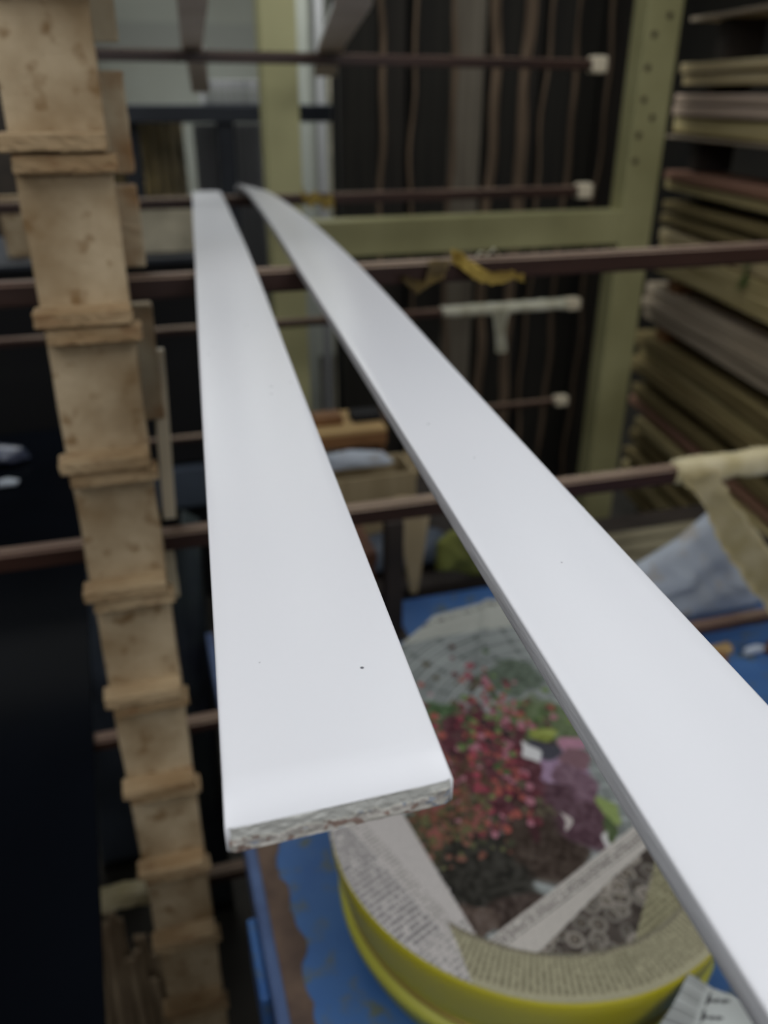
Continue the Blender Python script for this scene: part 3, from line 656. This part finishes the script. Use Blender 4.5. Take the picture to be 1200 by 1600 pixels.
ob = obj('triangular_board', prism([(.350, .935), (.412, .925), (.392, .752), (.379, .752)], 1.10, 1.108, .001), M['card'])
tag(ob, 'beige triangular board standing on its tip behind the boards', 'board')
st_ = empty('iron_upright', (.317, 1.0, .752))
obj('column', box(-.014, .012, -.012, .012, 0, .2, .002), M['dark'], st_); obj('foot_plate', box(-.02, .02, -.02, .02, -.001, .004, .001), M['dark'], st_)
tag(st_, 'dark iron upright standing between the white boards behind the newspaper', 'post')
bx = empty('brown_box', (.235, 1.04, .752))
obj('front_panel', box(-.065, .062, -.012, 0, 0, .115, .002), M['brown'], bx)
obj('lid', box(-.068, .064, -.016, .09, .115, .135, .002), M['brown'], bx); obj('rear_panel', box(-.065, .062, .075, .088, 0, .115, .002), M['brown'], bx)
tag(bx, 'red-brown wooden box left of the dark iron upright', 'box')
cb = empty('cardboard_box', (.36, 1.32, .7505))
obj('front_panel', box(-.11, .08, -.06, -.054, 0, .148, .001), M['card'], cb)
obj('side_panel', box(.074, .08, -.054, .03, 0, .148, .001), M['card'], cb); obj('side_panel', box(-.11, -.104, -.054, .03, 0, .148, .001), M['card'], cb); obj('back_panel', box(-.11, .08, .024, .03, 0, .148, .001), M['card'], cb)
obj('flap', box(.08, .086, -.05, .025, -.0, .145, 0, M=Matrix.Rotation(.35, 4, 'Y') @ Matrix.Translation((-.052, 0, .03))), M['card'], cb)
tag(cb, 'beige cardboard box under the second near bar, behind the boards', 'box')
lump('plastic_wrap', [(.275, .902), (.40, .901), (.412, .905), (.39, .926), (.33, .935), (.28, .93)], 1.298, .016, .2, M['bag'], 'white crumpled plastic wrap stuffed in the cardboard box', 'plastic', seed=8, amp=.003)
tr = empty('wooden_tray', (.35, 1.53, .752))
obj('front_rail', box(-.10, .10, -.06, -.045, .115, .142, .002), M['orange'], tr); obj('tray_top', box(-.10, .10, -.058, .06, .142, .150, .001), M['tan'], tr)
obj('side_rail', box(.085, .10, -.045, .06, .0, .142, .001), M['orange'], tr); obj('side_rail', box(-.10, -.085, -.045, .06, .0, .142, .001), M['orange'], tr)
tag(tr, 'wooden stand with tan top and orange-brown front edge behind the cardboard box', 'stand')
ob = obj('orange_block', box(-.05, .01, -.02, .02, 0, .018, .002), M['orange']); ob.location = (.36, 1.53, .9025); tag(ob, 'orange-brown block lying on the tan stand top', 'block')
ob = obj('black_block', box(0, .06, -.02, .02, 0, .016, .002), M['black_flat']); ob.location = (.39, 1.53, .9025); tag(ob, 'black block lying beside the orange one', 'block')

wt = empty('dark_table', (.36, 1.36, 0))
obj('table_top', box(-.22, .26, -.24, .30, .715, .749, .003), M['dark'], wt)
for x, y in ((-.20, -.22), (.21, -.22), (-.20, .25), (.21, .25)): obj('leg', box(x, x+.035, y, y+.035, 0, .715, .002), M['dark'], wt)
tag(wt, 'dark table behind the blue bench, carrying the boxes', 'table')
for k, (x0, x1, y, rz_) in enumerate(((.66, 1.06, 1.105, .0), (.64, 1.08, 1.147, .0), (.66, 1.10, 1.19, .0))):
    ob = obj('pale_plank', box(0, x1-x0, 0, .034, .0, .014, .002), M['cardp'], None); ob.location = (x0, y, .72+.0*k); ob.rotation_euler = (0, 0, rz_)
    tag(ob, 'pale plank lying behind the blue bench, %s' % ('nearest the bench', 'middle one', 'farthest from the bench')[k], 'plank', 'pale planks behind the bench')
ps = empty('plank_stand', (.86, 1.15, 0)); obj('shelf', box(-.24, .28, -.055, .16, .69, .719, .002), M['dark'], ps)
for x in (-.22, .22): obj('leg', box(x, x+.03, 0, .03, 0, .69, .002), M['brown'], ps)
tag(ps, 'low dark stand under the pale planks behind the bench', 'stand')

# ------------------------------------------------------------ left side: black panel, laths, slat, sacks
ob = obj('black_sheet', box(-.62, 0, -.62, .95, 0, .009, .001), M['black']); ob.location = (-.118, .95, .8015); ob.rotation_euler = (0, 0, math.radians(2.2))
tag(ob, 'large glossy black sheet lying on the lower bars at the left', 'sheet')
lump('plastic_crumple', [(-.36, .812), (-.27, .812), (-.245, .818), (-.26, .84), (-.31, .85), (-.36, .835)], 1.72, .03, .3, mat('dark_blue_film', (44, 50, 66), (86, 92, 116), rough=.25, scale=20, spec=.8), 'dark blue crumpled film on the far end of the black sheet', 'film', seed=9)
lump('plastic_crumple', [(-.300, .812), (-.262, .812), (-.258, .820), (-.28, .826), (-.30, .822)], 1.60, .012, .2, M['bag'], 'small white shiny crumple on the black sheet', 'film', seed=10, amp=.001)
sl = obj('cream_stick', box(.0105-.007, .0245-.007, -.004, .004, 0, .195, .001), M['rustpost2'] if 'rustpost2' in M else M['cap']); sl.location = (-.003, .868, 1.066); sl.rotation_euler = (0, .045, 0)
tag(sl, 'thin pale cream slat standing upright on the bar right of the ladder post', 'slat')
rnd = random.Random(31)
ld = ['thin weathered lath in the lower-left bundle, %s' % s for s in ('at the far left of the bundle', 'second from the left', 'third from the left', 'leaning left of the middle', 'in front of the left group', 'in the middle, longer', 'in the middle, shorter', 'just right of the middle', 'broad and pale, front', 'second from the right', 'beside the ladder post', 'behind the others at the back')]
for k in range(12):
    x = -.225+.0125*k; top = .37-.012*k*(k > 5)-rnd.uniform(0, .07); yb = .93+.02*(k % 3)
    b = rough_box(-.0075-.003*(k == 8), .0075+.003*(k == 8), -.004, .004, 0, top, .0005, nx=1, nz=10, seed=k, bev=.0007)
    ob = obj('lath', b, M['lath']); ob.location = (x+.01, yb, 0); ob.rotation_euler = (.02*(k % 3), (.07-.012*k)*1.0, rnd.uniform(-.2, .2))
    tag(ob, ld[k], 'lath', 'bundle of laths at the lower left')
lump('bottle_bag', [(-.22, .0), (-.10, .0), (-.10, .55), (-.115, .70), (-.13, .77), (-.16, .775), (-.18, .70), (-.21, .5)], 1.35, .05, 0, M['bluegrey'], 'dim blue-grey plastic sack standing behind the ladder post', 'sack', seed=12)
lump('sack', [(-.10, .0), (.04, .0), (.045, .45), (.05, .60), (.05, .80), (.055, .90), (.03, .92), (.0, .80), (-.04, .5)], 1.18, .04, 0, mat('dark_green_grey_sack', (54, 62, 62), (32, 36, 48), rough=.5, scale=8), 'dark green-grey sack between the ladder post and the left white board', 'sack', seed=13)

# ------------------------------------------------------------ behind the far bars, left
dd = empty('dark_cover_panel', (-.55, 4.4, 0)); obj('cover_face', box(-.5, .5, 0, .04, 0, 2.1, .003), M['dark'], dd); obj('cover_tab', box(.42, .45, -.04, 0, 1.0, 1.12, .004), M['bluegrey'], dd)  # dark panel added to darken the back wall left of the post
tag(dd, 'dark panel added over the pale back wall, glimpsed left of the ladder post', 'door')
cbn = empty('metal_cabinet', (-.15, 2.55, 0))
obj('cabinet_body', box(-.65, .44, -.2, .25, .50, 1.085, .004), M['black_flat'], cbn)
obj('plinth', box(-.62, .42, -.17, .22, 0, .36, .004), M['black_flat'], cbn)
obj('drawer_front', box(-.60, .40, -.23, -.19, .365, .49, .004), M['bluegrey'], cbn)
obj('cabinet_top', box(-.67, .46, -.22, .27, 1.085, 1.10, .003), M['steel_b'], cbn)
tag(cbn, 'black metal cabinet with a blue-grey drawer front, behind the far bars', 'cabinet')
ob = obj('olive_board', box(-.11, .20, -.012, .012, 0, .115, .002), M['shelfback']); ob.location = (.0, 2.42, 1.101); tag(ob, 'olive-grey board edge standing on the black cabinet', 'board')
ob = obj('pale_offcut', rough_box(-.03, .035, -.012, .012, 0, .15, .001, seed=4), M['ply']); ob.location = (-.275, 2.45, 1.101); tag(ob, 'pale timber offcut on the cabinet at the far left', 'offcut')
tb = empty('steel_table', (.43, 3.35, 0))
obj('tabletop', box(-.42, .42, -.15, .03, 1.395, 1.45, .004), M['steel_b'], tb)
for x, y in ((-.075, -.12), (-.40, -.03), (.37, -.03), ): obj('leg', box(x, x+.062, y, y+.05, 0, 1.395, .003), M['steel_b'], tb)
tag(tb, 'tall dark blue-grey steel table in front of the pale back wall', 'table')
tray = empty('slatted_tray', (.42, 3.28, 1.451))
obj('tray_body', box(-.10, .10, -.02, .10, 0, .075, .003), M['lilac'], tray)
for k in range(9): obj('tooth', box(-.092+k*.021, -.081+k*.021, -.026, -.018, .004, .05, .001), M['wall'], tray)
tag(tray, 'lilac-grey slatted tray on the dark steel table', 'tray')
for k, (x0, x1, m_, z1, lb_) in enumerate(((.30, .62, 'lilac', 1.38, 'lilac-grey ribbed sheet behind the table legs'), (-.1, .27, 'shelfback', 1.39, 'blurred olive-grey panel left of the table leg'))):
    b = bmesh.new(); rows = []
    n = 60
    for q in range(n+1):
        x = x0+(x1-x0)*q/n; y = .012*math.sin(q*1.05)
        rows.append((b.verts.new((x, 3.55+.1*k+y, 0)), b.verts.new((x, 3.55+.1*k+y, z1))))
    for a, c in zip(rows, rows[1:]): b.faces.new((a[0], c[0], c[1], a[1]))
    bmesh.ops.solidify(b, geom=b.faces[:], thickness=.004)
    tag(obj('ribbed_sheet', b, M[m_], None, True), lb_, 'sheet')
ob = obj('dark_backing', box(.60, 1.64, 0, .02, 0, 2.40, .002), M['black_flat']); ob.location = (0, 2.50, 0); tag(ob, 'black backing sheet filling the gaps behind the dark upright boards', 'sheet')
ob = obj('dark_jar', lathe([(.03, 0), (.035, .01), (.035, .06), (.02, .08), (.022, .10), (.015, .10)], 20), M['dark'], None, True); ob.location = (.10, 2.5, 1.101); tag(ob, 'dark jar standing on the cabinet behind the far bars', 'jar')
for k, (x0, x1, z0, z1, y, m_, lb_) in enumerate(((.745, .805, 0, 2.44, 3.74, 'wall', 'pale grey upright pipe casing right of the olive post'), (.835, .87, 0, 2.44, 3.76, 'lilac', 'thin lilac-grey upright strip behind the narrow painted strip'), (.89, 1.0, 0, 1.62, 3.76, 'shelfback', 'dull beige-grey upright panel below the topmost bar'))):
    ob = obj('standing_panel', box(x0, x1, y, y+.03, z0, z1, .003), M[m_]); tag(ob, lb_, 'panel')
